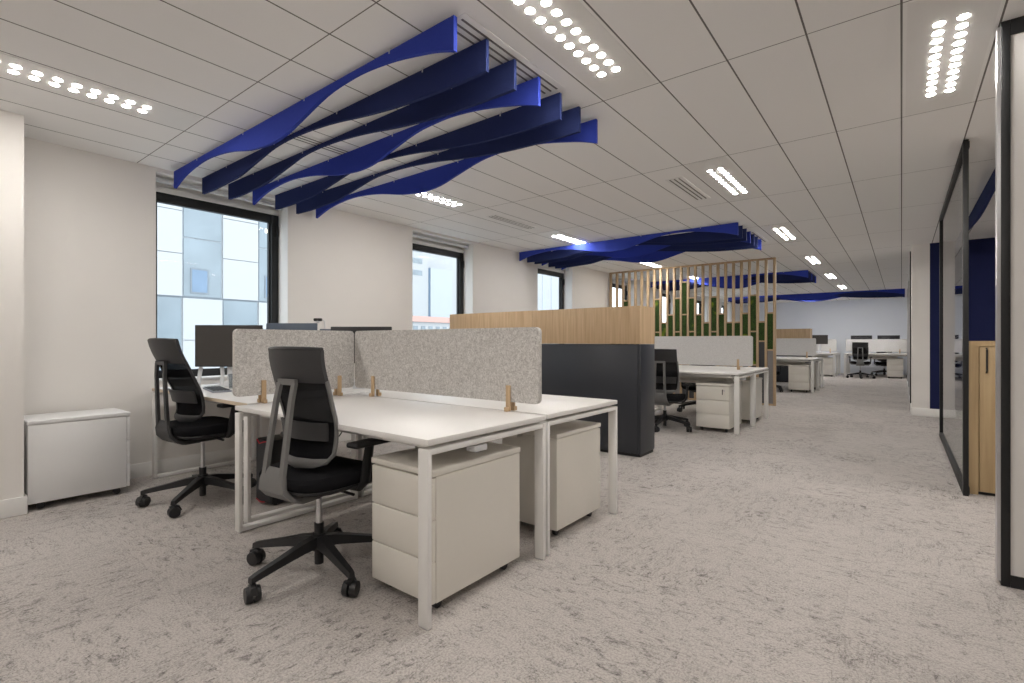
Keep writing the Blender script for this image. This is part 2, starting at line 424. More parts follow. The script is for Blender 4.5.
# ------------------------------------------------------------------ ceiling fittings
def tile_center(ix, iy): return (.3605 * (ix + .5), 1.353 + 1.4095 * (iy + .5))
def light_proto():
    t = thing('ceiling_light', '', 'ceiling light')
    MB().box(-.160, .160, -.69, .69, -.002, 0).build('panel', 'trim_white', t)
    ln = MB().cyl((0, 0, -.0034), (0, 0, -.0015), .0205, .0205, 16).build('lens', 'led', t)
    for sx in (-.043, .043):
        for k in range(11):
            l = ln if (sx < 0 and k == 0) else ln.copy()
            if l is not ln: COL.objects.link(l); l.parent = t
            l.location = (sx, -.42 + .084 * k, 0)
    return t
LP = light_proto()
LIGHTS = [
    (-4, 0, 'ceiling light of white dots above the corridor, nearest the front blue baffles'),
    (-4, 2, 'dotted ceiling light beside the three-slot vent, between first and second blue baffle clusters'),
    (-4, 4, 'ceiling light above the corridor just past the second blue baffle cluster'),
    (-4, 6, 'small distant ceiling light just beyond the oak slatted screen'),
    (-4, 8, 'distant ceiling light, second beyond the slatted screen along the corridor'),
    (-4, 10, 'distant ceiling light, third beyond the slatted screen along the corridor'),
    (-4, 12, 'farthest ceiling light along the corridor by the far wall'),
    (-11, -1, 'ceiling light at far left above the white wall and pier'),
    (-11, 1, 'ceiling light seen under the last of the front blue baffles'),
    (-11, 3, 'ceiling light touching the front of the second blue baffle cluster'),
    (-11, 5, 'ceiling light behind the second blue baffles in front of slatted screen'),
    (-11, 7, 'ceiling light behind the slatted screen on the window side'),
    (-11, 11, 'farthest ceiling light on the window side'),
    (0, 1, 'large dotted ceiling light at top right beside the black framed panel'),
    (-4, -2, 'ceiling light added behind the camera over the corridor for light balance'),  # these out-of-view fixtures are added to balance the room's light
    (-11, -3, 'ceiling light added behind the camera on the window side for light balance'),
    (0, -1, 'ceiling light added behind the camera on the right for light balance'),
    (-7, 12, 'added ceiling light hidden above the farthest blue baffles to brighten end wall, window side'),  # two unseen fixtures added to brighten the far wall
    (-1, 12, 'added ceiling light hidden above the farthest blue baffles to brighten end wall, glass side'),
    (4, 2, 'unseen ceiling light added inside the meeting room'),  # meeting room fixtures are added to light it, out of view
    (4, 4, 'unseen ceiling light added deep inside the meeting room'),
]
for k, (ix, iy, lab) in enumerate(LIGHTS):
    x, y = tile_center(ix, iy)
    if k == 0:
        LP.location = (x, y, H); LP['label'] = lab; LP['group'] = 'ceiling lights'
    else: dup(LP, (x, y, H), 0, lab, 'ceiling lights')

VP = thing('ceiling_vent', '', 'air vent')
MB().box(-.08, .08, -.42, .42, -.004, 0, .001).build('faceplate', 'trim_white', VP)
for k in range(3): MB().box(-.050 + k * .042, -.038 + k * .042, -.40, .40, -.0055, -.003).build('slot', 'slot_dark', VP)
VENTS = [(-5, 2, 'three-slot ceiling vent beside the dotted light over the corridor'),
         (-5, 0, 'three-slot ceiling vent at the corridor end of the front blue baffles'),
         (-5, 4, 'three-slot ceiling vent at the corridor end of the second blue baffles'),
         (-11, 2, 'grey ceiling vent between two window-side lights'),
         (-10, 0, 'ceiling vent above the middle of the front blue baffles')]
for k, (ix, iy, lab) in enumerate(VENTS):
    x, y = tile_center(ix, iy)
    if k == 0: VP.location = (x, y, H); VP['label'] = lab; VP['group'] = 'ceiling vents'
    else: dup(VP, (x, y, H), 0, lab, 'ceiling vents')

# blue acoustic baffles
BRIGHT = [(-4.92, .440), (-4.72, .498), (-4.52, .529), (-4.28, .543), (-4.05, .530), (-3.82, .500), (-3.56, .447), (-3.40, .426), (-3.22, .414), (-3.04, .428), (-2.84, .477), (-2.60, .535), (-2.40, .553), (-2.22, .552), (-2.0, .528), (-1.80, .489), (-1.68, .460), (-1.575, .425)]
NAVY = [(-4.92, .442), (-4.66, .437), (-4.43, .445), (-4.2, .456), (-4.0, .490), (-3.82, .522), (-3.65, .550), (-3.45, .561), (-3.22, .556), (-3.0, .540), (-2.80, .518), (-2.55, .482), (-2.26, .450), (-2.06, .437), (-1.82, .429), (-1.575, .427)]
def cat(p, n=6):
    out = []
    for i in range(len(p) - 1):
        p0 = p[max(i - 1, 0)]; p1 = p[i]; p2 = p[i + 1]; p3 = p[min(i + 2, len(p) - 1)]
        for k in range(n):
            t = k / n
            out.append(tuple(.5 * ((2 * p1[c]) + (-p0[c] + p2[c]) * t + (2 * p0[c] - 5 * p1[c] + 4 * p2[c] - p3[c]) * t * t + (-p0[c] + 3 * p1[c] - 3 * p2[c] + p3[c]) * t ** 3) for c in (0, 1)))
    out.append(p[-1]); return out
def baffle_proto(name, prof, mat):
    t = thing(name, '', 'ceiling baffle')
    poly = [(x + 1.575, 2. + z) for x, z in cat(prof, 3)]
    poly += [(0, 2.583), (poly[0][0], 2.583)]
    MB().prism(poly, -.011, .011).build('panel', mat, t)
    for x in (-.45, -1.25, -2.05, -2.85):
        MB().box(x - .004, x + .004, -.013, .013, 2.568, 2.584).cyl((x, 0, 2.583), (x, 0, H), .0035, n=8).build('hanger', 'silver', t)
    return t
PB = baffle_proto('acoustic_baffle', BRIGHT, 'blue_bright')
PN = baffle_proto('acoustic_baffle', NAVY, 'blue_navy')
ORD = ['first', 'second', 'third', 'fourth', 'fifth', 'sixth', 'seventh']
used = set()
CL = [(-1.575, 1.61, .2195, 'cluster above the near desks'),
      (-1.575, 6.52, .2130, 'cluster in front of slatted screen'),
      (-1.50, 11.75, .20, 'cluster behind the slatted screen'),
      (.075, 17.5, .20, 'farthest cluster by the end wall')]
for x, y, dy, where in CL:
    for k in range(7):
        bright = k in (0, 3, 6)
        pr = PB if bright else PN
        lab = '%s wavy baffle, %s from the front in the %s' % ('bright blue' if bright else 'dark navy', ORD[k], where)
        if pr not in used:
            used.add(pr); o = pr; o.location = (x, y + dy * k, 0); o['label'] = lab
        else: o = dup(pr, (x, y + dy * k, 0), 0, lab)
        if 'farthest' in where: o.scale = (1.38, 1, 1)
        o['group'] = 'wavy blue baffles in the ' + where
# two straight dark baffles running along the meeting room ceiling
for k, (x, nm) in enumerate(((.63, 'nearer the glass'), (1.05, 'deeper in the room'))):
    t = thing('acoustic_baffle', 'dark blue baffle on the meeting room ceiling, %s' % nm, 'ceiling baffle', (x, 5.1, 0), 0, 'meeting room baffles')
    poly = [(u, 2.43 + .03 * math.sin(u * 2.1 + 1)) for u in [4.5 * i / 24 for i in range(25)]] + [(4.5, 2.583), (0, 2.583)]
    MB().prism(poly, -.011, .011, 'X').build('panel', 'blue_navy', t)
    for y in (.5, 2.2, 3.9): MB().cyl((0, y, 2.58), (0, y, H), .0035, n=8).build('hanger', 'silver', t)

# ------------------------------------------------------------------ desks
def desk_proto(name, w, d, oframe_left, oframe_right, birch=False):
    """origin at the front left floor corner; width along +X, depth along +Y; user stands at -Y"""
    t = thing(name, '', 'desk')
    MB().box(0, w, 0, d, .718, .744, .003).build('tabletop', 'desk_white', t)
    if birch: MB().box(.004, w - .004, -.0015, .004, .720, .7425).build('edge_band', 'edge_birch', t)
    L = .057; K = .021
    for x in (0, w - L):
        for y in (0, d - K):
            MB().box(x, x + L, y, y + K, 0.004, .704, .0025).build('leg', 'white_metal', t)
            MB().box(x + .004, x + L - .004, y + .002, y + K - .002, 0, .006).build('foot', 'silver', t)
    f = MB()
    for x, o in ((0, oframe_left), (w - L, oframe_right)):
        f.box(x + .002, x + L - .002, K, d - K, .680, .7035, .003)
        if o: f.box(x + .002, x + L - .002, K, d - K, .004, .028, .003)
    for y in (.14, d - .14): f.box(L, w - L, y - .02, y + .02, .672, .703, .002)
    f.build('frame', 'white_metal', t)
    s = MB()
    for x in (.1, w - .1):
        for y in (.14, d - .14): s.box(x - .02, x + .02, y - .02, y + .02, .703, .718)
    s.build('spacer', 'black_plastic', t)
    # cable tray under the rear half
    MB().prism([(.52, .66), (.50, .60), (.53, .56), (.66, .56), (.69, .60), (.67, .66), (.665, .66), (.682, .602), (.655, .566), (.535, .566), (.508, .602), (.525, .66)], .32, w - .32, 'X').build('cable_tray', 'ped_white', t)
    MB().box(w - .06, w - .005, .28, .36, .645, .672, .004).build('clip', 'alu_white', t)
    return t
DW, DD = 1.672, .815
da = desk_proto('desk', DW, DD, True, False)
db = desk_proto('desk', DW, DD, False, True)
da.location = (-1.45 - DW, 1.330, 0); da['label'] = 'white bench desk nearest the camera, with a pedestal under its right end'; da['group'] = 'white bench desks'
db.location = (-1.462, 2.998, 0); db.rotation_euler = (0, 0, PI); db['group'] = 'white bench desks'
db['label'] = ('white desk behind the long felt screen, facing the charcoal cabinet')
dc = desk_proto('desk', 1.70, DD, True, True, True)
dc.location = (-4.88, 1.43, 0); dc['label'] = 'white desk by the first window, carrying monitor and keyboard'; dc['group'] = 'white bench desks'
dup(dc, (-4.88 + 1.70, 3.10, 0), PI, 'white desk behind the window-side desk, its far neighbour along the wall', 'white bench desks')
dup(da, (-1.535 - DW, 6.40, 0), 0, 'white desk just past the charcoal cabinet, facing the slatted screen', 'white bench desks')
dup(db, (-1.535, 8.075, 0), PI, 'white desk between light felt screen and oak slatted screen', 'white bench desks')
dup(da, (-1.50 - DW, 12.60, 0), 0, 'white desk seen just right of the slatted screen, front of its pair', 'white bench desks')
dup(db, (-1.50, 14.275, 0), PI, 'white desk right of slatted screen, rear of its pair', 'white bench desks')
dup(da, (.06 - DW + .16, 19.1, 0), 0, 'far white desk by the end wall with an office chair in front', 'white bench desks')
dup(db, (.06 + .16, 20.775, 0), PI, 'farthest white desk against the pale end wall, right hand one', 'white bench desks')
dup(da, (-1.66 - DW, 18.9, 0), 0, 'far white desk with black monitor left of the far chair', 'white bench desks')
dup(db, (-1.66, 20.575, 0), PI, 'farthest white desk behind the lone far monitor', 'white bench desks')

# felt desk screens
def screen(label, p, length, rz, mat, clamps, z0=.795, z1=1.202):
    t = thing('desk_screen', label, 'desk divider', p, rz, 'felt desk screens')
    r = .028
    poly = []
    for cx, cz, a0 in ((length - r, z1 - r, 0), (r, z1 - r, 90), (r, z0 + r, 180), (length - r, z0 + r, 270)):
        for k in range(7):
            a = R(a0 + 15 * k); poly.append((cx + r * math.cos(a), cz + r * math.sin(a)))
    MB().prism(poly, -.014, .014).build('panel', mat, t)
    for c in clamps:
        for s in (-1, 1):
            a0, a1 = (.0145, .027) if s > 0 else (-.027, -.0145); f0, f1 = (.027, .046) if s > 0 else (-.046, -.027)
            MB().box(c - .014, c + .014, a0, a1, .7445, .886, .003).box(c - .011, c + .011, f0, f1, .7445, .768, .003).build('clamp', 'oak', t)
    return t
screen('long mottled grey felt screen on the nearest desk, facing the camera', (-3.118, 2.167, 0), 1.618, 0, 'felt_grey', [.22, 1.42])
screen('short mottled grey felt screen behind the near chair, at left end of nearest desk', (-3.143, 1.332, 0), .822, PI / 2, 'felt_grey', [.17, .70])
screen('light grey felt screen on the desk before the slatted screen', (-1.565 - 1.6, 7.238, 0), 1.6, 0, 'felt_light', [.2, 1.42])
screen('pale felt screen on the desk right of the slatted screen', (-1.56 - 1.6, 13.44, 0), 1.6, 0, 'felt_light', [.2, 1.42])
screen('wide pale felt screen on the far desk behind the far chair', (.14 - 1.6, 19.94, 0), 1.6, 0, 'felt_light', [.2, 1.42])
screen('far felt screen beside the lone black monitor by end wall', (-1.70 - 1.6, 19.74, 0), 1.6, 0, 'felt_light', [.2, 1.42])

# pedestals
def ped_proto(name, body, w=.385, d=.545, h=.60):
    """origin at the front left floor corner, drawers on -Y"""
    t = thing(name, '', 'drawer unit')
    zb = .05
    MB().box(0, w, .022, d, zb, h - .03, .003).build('body', body, t)
    MB().box(-.004, w + .004, -.002, d + .004, h - .028, h, .006, 3).build('top', body, t)
    hh = (h - .032 - zb) / 3
    for k in range(3):
        z = zb + k * hh
        dr = MB().box(.001, w - .001, 0, .020, z + .0015, z + hh - .0025, .004).build('drawer', body, t)
        if k == 2:
            lk = MB().cyl((w - .06, -.003, z + hh - .05), (w - .06, .002, z + hh - .05), .009, n=14).build('lock', 'silver', dr)
    for x in (.05, w - .05):
        for y in (.07, d - .07):
            MB().cyl((x - .011, y, .022), (x + .011, y, .022), .022, n=14).box(x - .016, x + .016, y - .018, y + .018, .034, .05, .003).build('caster', 'black_plastic', t)
    return t
pd = ped_proto('pedestal', 'ped_white', w=.40, d=.59)
pd.location = (-1.905, 1.405, 0); pd['label'] = 'white three-drawer pedestal under the right end of the nearest desk'; pd['group'] = 'drawer pedestals'
pb = dup(pd, (-1.54, 2.91, 0), PI, 'white pedestal under the rear desk, showing its plain back beside the charcoal cabinet', 'drawer pedestals')
pb.scale = (1, .88, 1)
p3 = dup(pd, (-2.06, 6.45, 0), 0, 'white pedestal under the desk just past the charcoal cabinet', 'drawer pedestals')
for ch in p3.children:
    pass
dup(pd, (-1.60, 7.98, 0), PI, 'white pedestal under the desk before the slatted screen, facing it', 'drawer pedestals')
dup(pd, (-2.00, 12.65, 0), 0, 'white pedestal under the desk right of the slatted screen', 'drawer pedestals')
dup(pd, (-1.56, 14.18, 0), PI, 'white pedestal under the rear desk right of the slatted screen', 'drawer pedestals')
dup(pd, (-.355, 19.15, 0), 0, 'far white pedestal right of the far office chair', 'drawer pedestals')
dup(pd, (-2.13, 18.95, 0), 0, 'far white pedestal under the lone monitor desk', 'drawer pedestals')
pc = ped_proto('pedestal', 'cabinet_white', w=.40, d=.553, h=.602)
pc.location = (-4.53, 1.19, 0); pc.rotation_euler = (0, 0, PI)
pc['label'] = 'white mobile pedestal standing alone against the wall at left'; pc['group'] = 'drawer pedestals'
for nm, src in (('key', p3),):
    for ch in src.children:
        if ch.name.startswith('drawer') and ch.children:
            MB().cyl((.325, -.002, .53), (.325, -.02, .53), .004, n=8).box(.320, .330, -.024, -.020, .47, .535, .002).build('key', 'black_plastic', ch)

# ------------------------------------------------------------------ office chairs
def chair_proto(base_deg=0., back_frame='grey_plastic', lean=0., drop=0.):
    """origin on the floor under the gas column, faces +Y"""
    t = thing('office_chair', '', 'office chair')
    # star base
    hub = MB().cyl((0, 0, .035), (0, 0, .235), .021, .023, 20).cyl((0, 0, .105), (0, 0, .185), .036, .032, 20)
    hub.build('hub', 'black_plastic', t)
    for k in range(5):
        a = R(base_deg + 72 * k); c, s = math.cos(a), math.sin(a)
        rings = []
        for r, z, w, h in ((.02, .150, .030, .052), (.10, .143, .025, .046), (.22, .122, .020, .034), (.338, .102, .016, .028), (.362, .096, .014, .024)):
            rings.append([(r * c - u * s, r * s + u * c, z + v) for u, v in ((-w, -h / 2), (w, -h / 2), (w * .8, h / 2), (-w * .8, h / 2))])
        MB().loft(rings).build('base_arm', 'black_plastic', t)
        x, y = .350 * c, .350 * s
        aa = a + .7 + k * 1.3; cx, cy = math.cos(aa), math.sin(aa)
        m = MB()
        for o in (-1, 1):
            m.cyl((x + cx * .005 * o, y + cy * .005 * o, .036), (x + cx * .030 * o, y + cy * .030 * o, .036), .036, .032, 20)
        m.cyl((x, y, .03), (x, y, .092), .009, n=10)
        m.tube([(x + cx * .0 - cy * .032, y + cy * 0 + cx * .036, .040), (x - cy * .024, y + cx * .024, .066), (x, y, .076), (x + cy * .024, y - cx * .024, .066)], .010, 8, sx=1.5)
        m.build('caster', 'black_plastic', t)
    MB().cyl((0, 0, .19), (0, 0, .405), .0125, n=18).cyl((0, 0, .19), (0, 0, .31), .0155, n=18).build('gas_column', 'silver', t)
    # tilt mechanism and seat shell
    MB().box(-.09, .09, -.14, .12, .385, .425, .012).tube([(.09, .03, .405), (.22, .03, .40)], .007, 8).build('mechanism', 'black_plastic', t)
    def sup(w, d, n=36, e=3.6):
        return [(w * abs(math.cos(q)) ** (2 / e) * (1 if math.cos(q) >= 0 else -1), d * abs(math.sin(q)) ** (2 / e) * (1 if math.sin(q) >= 0 else -1)) for q in [2 * PI * i / n for i in range(n)]]
    def slab(levels, yo, mb):
        rings = []
        for w, d, z, dip in levels:
            rings.append([(x, y + yo, z + dip * (x / .24) ** 2 - (.022 * max(0, (y - .12) / .12) ** 2)) for x, y in sup(w, d)])
        return mb.loft(rings)
    sh = slab([(.16, .17, .418, 0), (.225, .225, .432, 0), (.238, .238, .446, 0), (.236, .236, .452, 0)], .02, MB()); sh.build('seat_shell', 'black_plastic', t)
    st = slab([(.232, .232, .452, 0), (.244, .246, .468, .004), (.246, .248, .487, .008), (.236, .238, .503, .012), (.20, .20, .511, .012), (.10, .10, .510, .008)], .02, MB()); st.build('seat', 'seat_fabric', t)
    # back: curve of the mesh sheet, seen from the side, y(z)
    prof = [(.545, -.140), (.60, -.126), (.66, -.128), (.72, -.142), (.78, -.166), (.84, -.196), (.90, -.222), (.95, -.246), (1.00, -.270), (1.05, -.288), (1.092, -.298)]
    def yb(z):
        for (z0, y0), (z1, y1) in zip(prof[:-1], prof[1:]):
            if z <= z1: return y0 + (y1 - y0) * (z - z0) / (z1 - z0)
        return prof[-1][1]
    prof[:] = [(z, y + lean * (z - .45)) for z, y in prof]
    def hw(z):                         # half width of the back
        q = (z - .545) / (1.092 - .545)
        return .176 + .020 * min(1, q * 2.5) + .006 * q
    def pt(u, z, off=0.):              # u in -1..1
        w = hw(z); return (u * w, yb(z) + .045 * u * u * 1.0 + off, z)
    NU = 12
    def sheet(z0, z1, nz, th, mb):
        F = [[pt(-1 + 2 * i / NU, z0 + (z1 - z0) * k / nz, th / 2) for i in range(NU + 1)] for k in range(nz + 1)]
        B = [[pt(-1 + 2 * i / NU, z0 + (z1 - z0) * k / nz, -th / 2) for i in range(NU + 1)] for k in range(nz + 1)]
        rings = [F[k] + B[k][::-1] for k in range(nz + 1)]
        return mb.loft(rings)
    sheet(.575, .945, 10, .003, MB()).build('back_mesh', 'chair_mesh', t)
    sheet(.935, 1.086, 8, .020, MB()).build('head_band', 'head_leather', t)
    # rim of the mesh: side rails, lower lip
    rim = MB()
    zs = [.945 - (.945 - .60) * k / 8 for k in range(9)]
    loop = [pt(-1, z) for z in zs] + [pt(-.90, .565), pt(-.6, .548), pt(0, .545), pt(.6, .548), pt(.90, .565)] + [pt(1, z) for z in zs[::-1]]
    rim.tube(loop, [.010] * len(loop), 8, up=(0, 1, 0))
    rim.build('back_rim', back_frame, t)
    MB().tube([pt(-.93, .572, -.004), pt(-.6, .560, -.010), pt(0, .556, -.012), pt(.6, .560, -.010), pt(.93, .572, -.004)], [.012, .022, .026, .022, .012], 10, sx=.35, sy=1., up=(0, 0, 1)).build('back_lip', back_frame, t)
    MB().tube([pt(-1.0, 1.088), pt(-.5, 1.092), pt(0, 1.093), pt(.5, 1.092), pt(1.0, 1.088)], .011, 8, up=(0, 1, 0)).build('top_edge', 'black_plastic', t)
    # lumbar support behind the mesh
    sheet2 = []
    for k in range(5):
        z = .665 + .085 * k / 4
        sheet2.append([pt(-.9 + 1.8 * i / NU, z, -.020) for i in range(NU + 1)] + [pt(.9 - 1.8 * i / NU, z, -.032) for i in range(NU + 1)])
    MB().loft(sheet2).build('lumbar_support', 'head_leather', t)
    # rear carrying frame: two bars joined by a cross piece, bent under the seat
    fm = MB()
    for s in (-1, 1):
        p = [(s * u_, y_ + lean * max(0, z_ - .45), z_) for s, (u_, y_, z_) in ((s, q) for q in ((.056, -.262, .935), (.058, -.264, .85), (.061, -.260, .74), (.064, -.255, .62), (.067, -.250, .52), (.070, -.236, .455), (.074, -.20, .415), (.088, -.16, .398), (.085, -.05, .398)))]
        fm.tube(p, [.0195, .0195, .020, .0205, .021, .023, .024, .024, .023], 4, sx=1.0, sy=.62, up=(0, 1, 0), sq=PI / 4)
    fm.tube([(-.066, -.262 + lean * .488, .938), (.066, -.262 + lean * .488, .938)], .019, 4, sx=.62, sq=PI / 4)
    fm.build('back_frame', back_frame, t)
    # cradle that closes the gap between the two bars at the bottom
    cr = []
    for y, z, w in ((-.256, .54, .078), (-.262, .50, .086), (-.252, .447, .096), (-.212, .406, .105), (-.16, .386, .105), (-.06, .384, .09)):
        y += lean * max(0, z - .45)
        cr.append([(-w, y, z), (w, y, z), (w, y + .012, z + .014), (-w, y + .012, z + .014)])
    MB().loft(cr).build('cradle', back_frame, t)
    # arm rests
    for s in (-1, 1):
        m = MB().tube([(s * .12, .06, .42), (s * .225, .06, .425), (s * .258, .065, .46), (s * .262, .075, .55), (s * .262, .09, .632)], [.016, .018, .020, .019, .017], 10, sx=.8, sy=1.5, up=(0, 1, 0))
        m.build('arm_post', 'black_plastic', t)
        MB().box(s * .262 - .040, s * .262 + .040, -.02, .20, .630, .656, .011, 3).build('arm_pad', 'black_plastic', t)
    if drop:
        for c_ in t.children:
            if c_.name.split('.')[0] not in ('hub', 'base_arm', 'caster', 'gas_column'): c_.location.z = -drop
    return t
ch = chair_proto(-14., lean=.19)
ch.location = (-2.265, 1.36, 0); ch.rotation_euler = (0, 0, R(5)); ch['label'] = 'black mesh office chair with grey back frame at the nearest desk'; ch['group'] = 'office chairs'
ch1 = chair_proto(-52., 'head_leather', lean=.0, drop=-.045)
ch3 = chair_proto(-20., lean=.05, drop=.07)
ch1.location = (-3.91, 1.45, 0); ch1.rotation_euler = (0, 0, R(5)); ch1['label'] = 'black office chair with brownish back at the window desk, far left'; ch1['group'] = 'office chairs'
ch3.location = (-2.42, 6.33, 0); ch3.rotation_euler = (0, 0, R(6)); ch3['label'] = 'black office chair half hidden behind the charcoal cabinet'; ch3['group'] = 'office chairs'
dup(ch3, (-2.56, 8.20, 0), R(176), 'black office chair facing the camera under the screen before the slatted panel', 'office chairs')
dup(ch, (-1.0, 18.70, 0), R(3), 'far office chair with its back to the camera, by the end wall', 'office chairs')
dup(ch3, (-.45, 20.6, 0), R(182), 'far office chair facing the camera behind the farthest screen', 'office chairs')
dup(ch3, (-2.42, 12.55, 0), R(-5), 'office chair mostly hidden beside the slatted screen', 'office chairs')

# ------------------------------------------------------------------ charcoal cabinets with oak boxes on top
def cab_proto(w, d):
    t = thing('filing_cabinet', '', 'cabinet')
    MB().box(0, w, .012, d, .03, 1.098, .002).build('body', 'charcoal', t)
    MB().box(.01, w - .01, .03, d - .01, 0, .03).build('plinth', 'plinth', t)
    MB().box(.003, w - .022, 0, .012, .036, 1.09, .002).build('sliding_door', 'charcoal', t)
    return t
def box_proto(w, d):
    t = thing('planter_box', '', 'planter box')
    h0, h1 = 1.102, 1.472
    MB().box(0, w, 0, .019, h0, h1, .001).build('front_board', 'oak', t)
    MB().box(0, w, d - .019, d, h0, h1, .001).build('back_board', 'oak', t)
    MB().box(0, .019, .019, d - .019, h0, h1).build('end_board', 'oak', t)
    MB().box(w - .019, w, .019, d - .019, h0, h1).build('end_board', 'oak', t)
    MB().box(.019, w - .019, .019, d - .019, h0, h0 + .02).build('bottom_board', 'oak', t)
    return t
cw = 1.288; cd = .36
cp = cab_proto(cw, cd); cp.location = (-1.99 - cw, 4.565, 0); cp['label'] = 'tall charcoal cabinet end-on to the corridor behind the near desks'; cp['group'] = 'charcoal cabinets'
bp = box_proto(cw, cd); bp.location = (-1.99 - cw, 4.565, 0); bp['label'] = 'oak box on the charcoal cabinet, its end facing the corridor'; bp['group'] = 'oak boxes'
dup(cp, (-1.99 - 2 * cw - .003, 4.565, 0), 0, 'charcoal cabinet on the window side, mostly hidden behind the long felt screen', 'charcoal cabinets')
dup(bp, (-1.99 - 2 * cw - .003, 4.565, 0), 0, 'oak box on the window side, beside the second window', 'oak boxes')
dup(cp, (-1.93 - cw, 15.5, 0), 0, 'distant charcoal cabinet behind the pale felt screen right of slatted screen', 'charcoal cabinets')
dup(bp, (-1.93 - cw, 15.5, 0), 0, 'distant oak box showing above the pale felt screen right of slatted screen', 'oak boxes')

# ------------------------------------------------------------------ oak slatted screen with moss
YL = 9.75
UPS = [-4.91, -4.766, -4.625, -4.487, -4.350, -4.213, -4.078, -3.943, -3.810, -3.673, -3.535, -3.398, -3.262, -3.124, -2.984, -2.846, -2.708, -2.572, -2.434, -2.298, -2.163, -2.027, -1.890, -1.755]
g = thing('slatted_screen', 'floor to ceiling oak slatted divider filled with green moss blocks', 'room divider', (0, YL, 0))
SD = .062; SW = .041
for x in UPS: MB().box(x - SW / 2, x + SW / 2, -SD / 2, SD / 2, .03, H - .03, .002).build('slat', 'oak_slat', g)
MB().box(UPS[0] - SW / 2, UPS[-1] + SW / 2, -SD / 2, SD / 2, H - .03, H - .001, .002).build('top_rail', 'oak_slat', g)
MB().box(UPS[0] - SW / 2, UPS[-1] + SW / 2, -SD / 2, SD / 2, 0, .03, .002).build('bottom_rail', 'oak_slat', g)
# cell: list of (top of rail, fill below until next rail)
CELLS = {0: [1.30], 1: [1.45], 2: [1.99, 1.33], 3: [1.45], 4: [1.36], 5: [1.33], 6: [1.42], 7: [1.985, 1.325], 8: [1.510], 9: [1.662, 1.0], 10: [1.985, 1.330],
         11: [2.295, 1.662], 12: [1.978, 1.330], 13: [1.655, 1.0], 14: [1.495], 15: [1.975, 1.325], 16: [1.655], 17: [1.490], 18: [1.490], 19: [1.648],
         20: [1.968, 1.320], 21: [1.488, 1.145], 22: [1.642, .99]}
def moss_block(x0, x1, z0, z1, seed):
    m = MB(); rnd = random.Random(seed)
    nx, nz = 5, max(4, int((z1 - z0) / .022))
    F = {}
    for s in (-1, 1):
        for k in range(nz + 1):
            for i in range(nx + 1):
                e = (i in (0, nx)) or (k in (0, nz))
                F[s, k, i] = m.bm.verts.new((x0 + (x1 - x0) * i / nx, s * (.014 + (0 if e else rnd.uniform(0, .014))), z0 + (z1 - z0) * k / nz))
    for s in (-1, 1):
        for k in range(nz):
            for i in range(nx): m.bm.faces.new((F[s, k, i], F[s, k, i + 1], F[s, k + 1, i + 1], F[s, k + 1, i]))
    for k in range(nz):
        for i in (0, nx): m.bm.faces.new((F[-1, k, i], F[1, k, i], F[1, k + 1, i], F[-1, k + 1, i]))
    for i in range(nx):
        for k in (0, nz): m.bm.faces.new((F[-1, k, i], F[1, k, i], F[1, k, i + 1], F[-1, k, i + 1]))
    return m
for c, tops in CELLS.items():
    x0, x1 = UPS[c] + SW / 2 + .001, UPS[c + 1] - SW / 2 - .001
    lows = tops[1:] + [.70 if c < 19 else (.72 if c in (19, 20) else tops[-1])]
    for k, zt in enumerate(tops):
        MB().box(x0, x1, -SD / 2, SD / 2, zt - .026, zt, .001).build('cross_rail', 'oak_slat', g)
        zl = lows[k]
        if zl < zt - .05: moss_block(x0, x1, zl, zt - .027, c * 7 + k).build('moss_panel', 'moss', g)
    low = lows[-1]
    MB().box(x0, x1, -.012, .012, .031, low - .028 if low != tops[-1] else low - .027).build('lower_panel', 'grey_panel' if c in (22, 16, 10) else 'charcoal_panel', g)
    if low != tops[-1]: MB().box(x0, x1, -SD / 2, SD / 2, low - .027, low - .001, .001).build('cross_rail', 'oak_slat', g)

# ------------------------------------------------------------------ desk-top items
def monitor(label, p, rz, w=.53, h=.315, zc=1.09, case='black_plastic', z0=.744):
    t = thing('monitor', label, 'monitor', (p[0], p[1], z0), rz, 'monitors')
    z = zc - z0
    c = MB().box(-w / 2, w / 2, -.012, .012, z - h / 2, z + h / 2, .006)
    c.box(-w * .3, w * .3, .010, .034, z - h * .3, z + h * .3, .012); c.build('case', case, t)
    MB().box(-w / 2 + .008, w / 2 - .008, -.0135, -.011, z - h / 2 + .010, z + h / 2 - .008).build('screen', 'screen_black', t)
    MB().box(-.035, .035, .03, .052, .05, z + .04, .008).tube([(-.012, .045, .06), (-.10, .03, .012), (-.17, -.02, .007)], .011, 10, sx=1.4, sy=.6).tube([(.012, .045, .06), (.10, .03, .012), (.17, -.02, .007)], .011, 10, sx=1.4, sy=.6).box(-.05, .05, .01, .08, 0, .05, .008).build('stand', 'alu_white', t)
    return t
VA = math.atan2(3.99, -1.64)   # direction angle from monitor back to the camera is (3.99,-1.64)
def face(p):                   # rotation so the screen (-Y) looks at the origin
    return math.atan2(p[0], -p[1])
m1p = (-4.456, 1.853)
mw = monitor('black monitor on the window desk beside the keyboard, in front of the first window', m1p, YAW + R(2), .552, .350, 1.089)
monitor('monitor with window reflection coloured on its back, above the short felt screen, under the webcam', (-4.36, 2.35), YAW + PI, .46, .30, 1.142, case='blue_grey_sheen')
monitor('black monitor strip showing above the felt screens in front of the beige wall', (-3.50, 2.48), YAW + PI, .50, .30, 1.098)
monitor('low blue-grey monitor strip between the webcam and the longer black monitor', (-4.04, 2.62), YAW + PI, .34, .28, 1.10, case='blue_grey_sheen')
monitor('small far black monitor left of the far chair by the end wall', (-2.13, 19.35), R(8), .44, .30, 1.19)
monitor('far monitor top edge above the far screen, left of the two', (-1.05, 20.2), PI, .58, .32, 1.165)
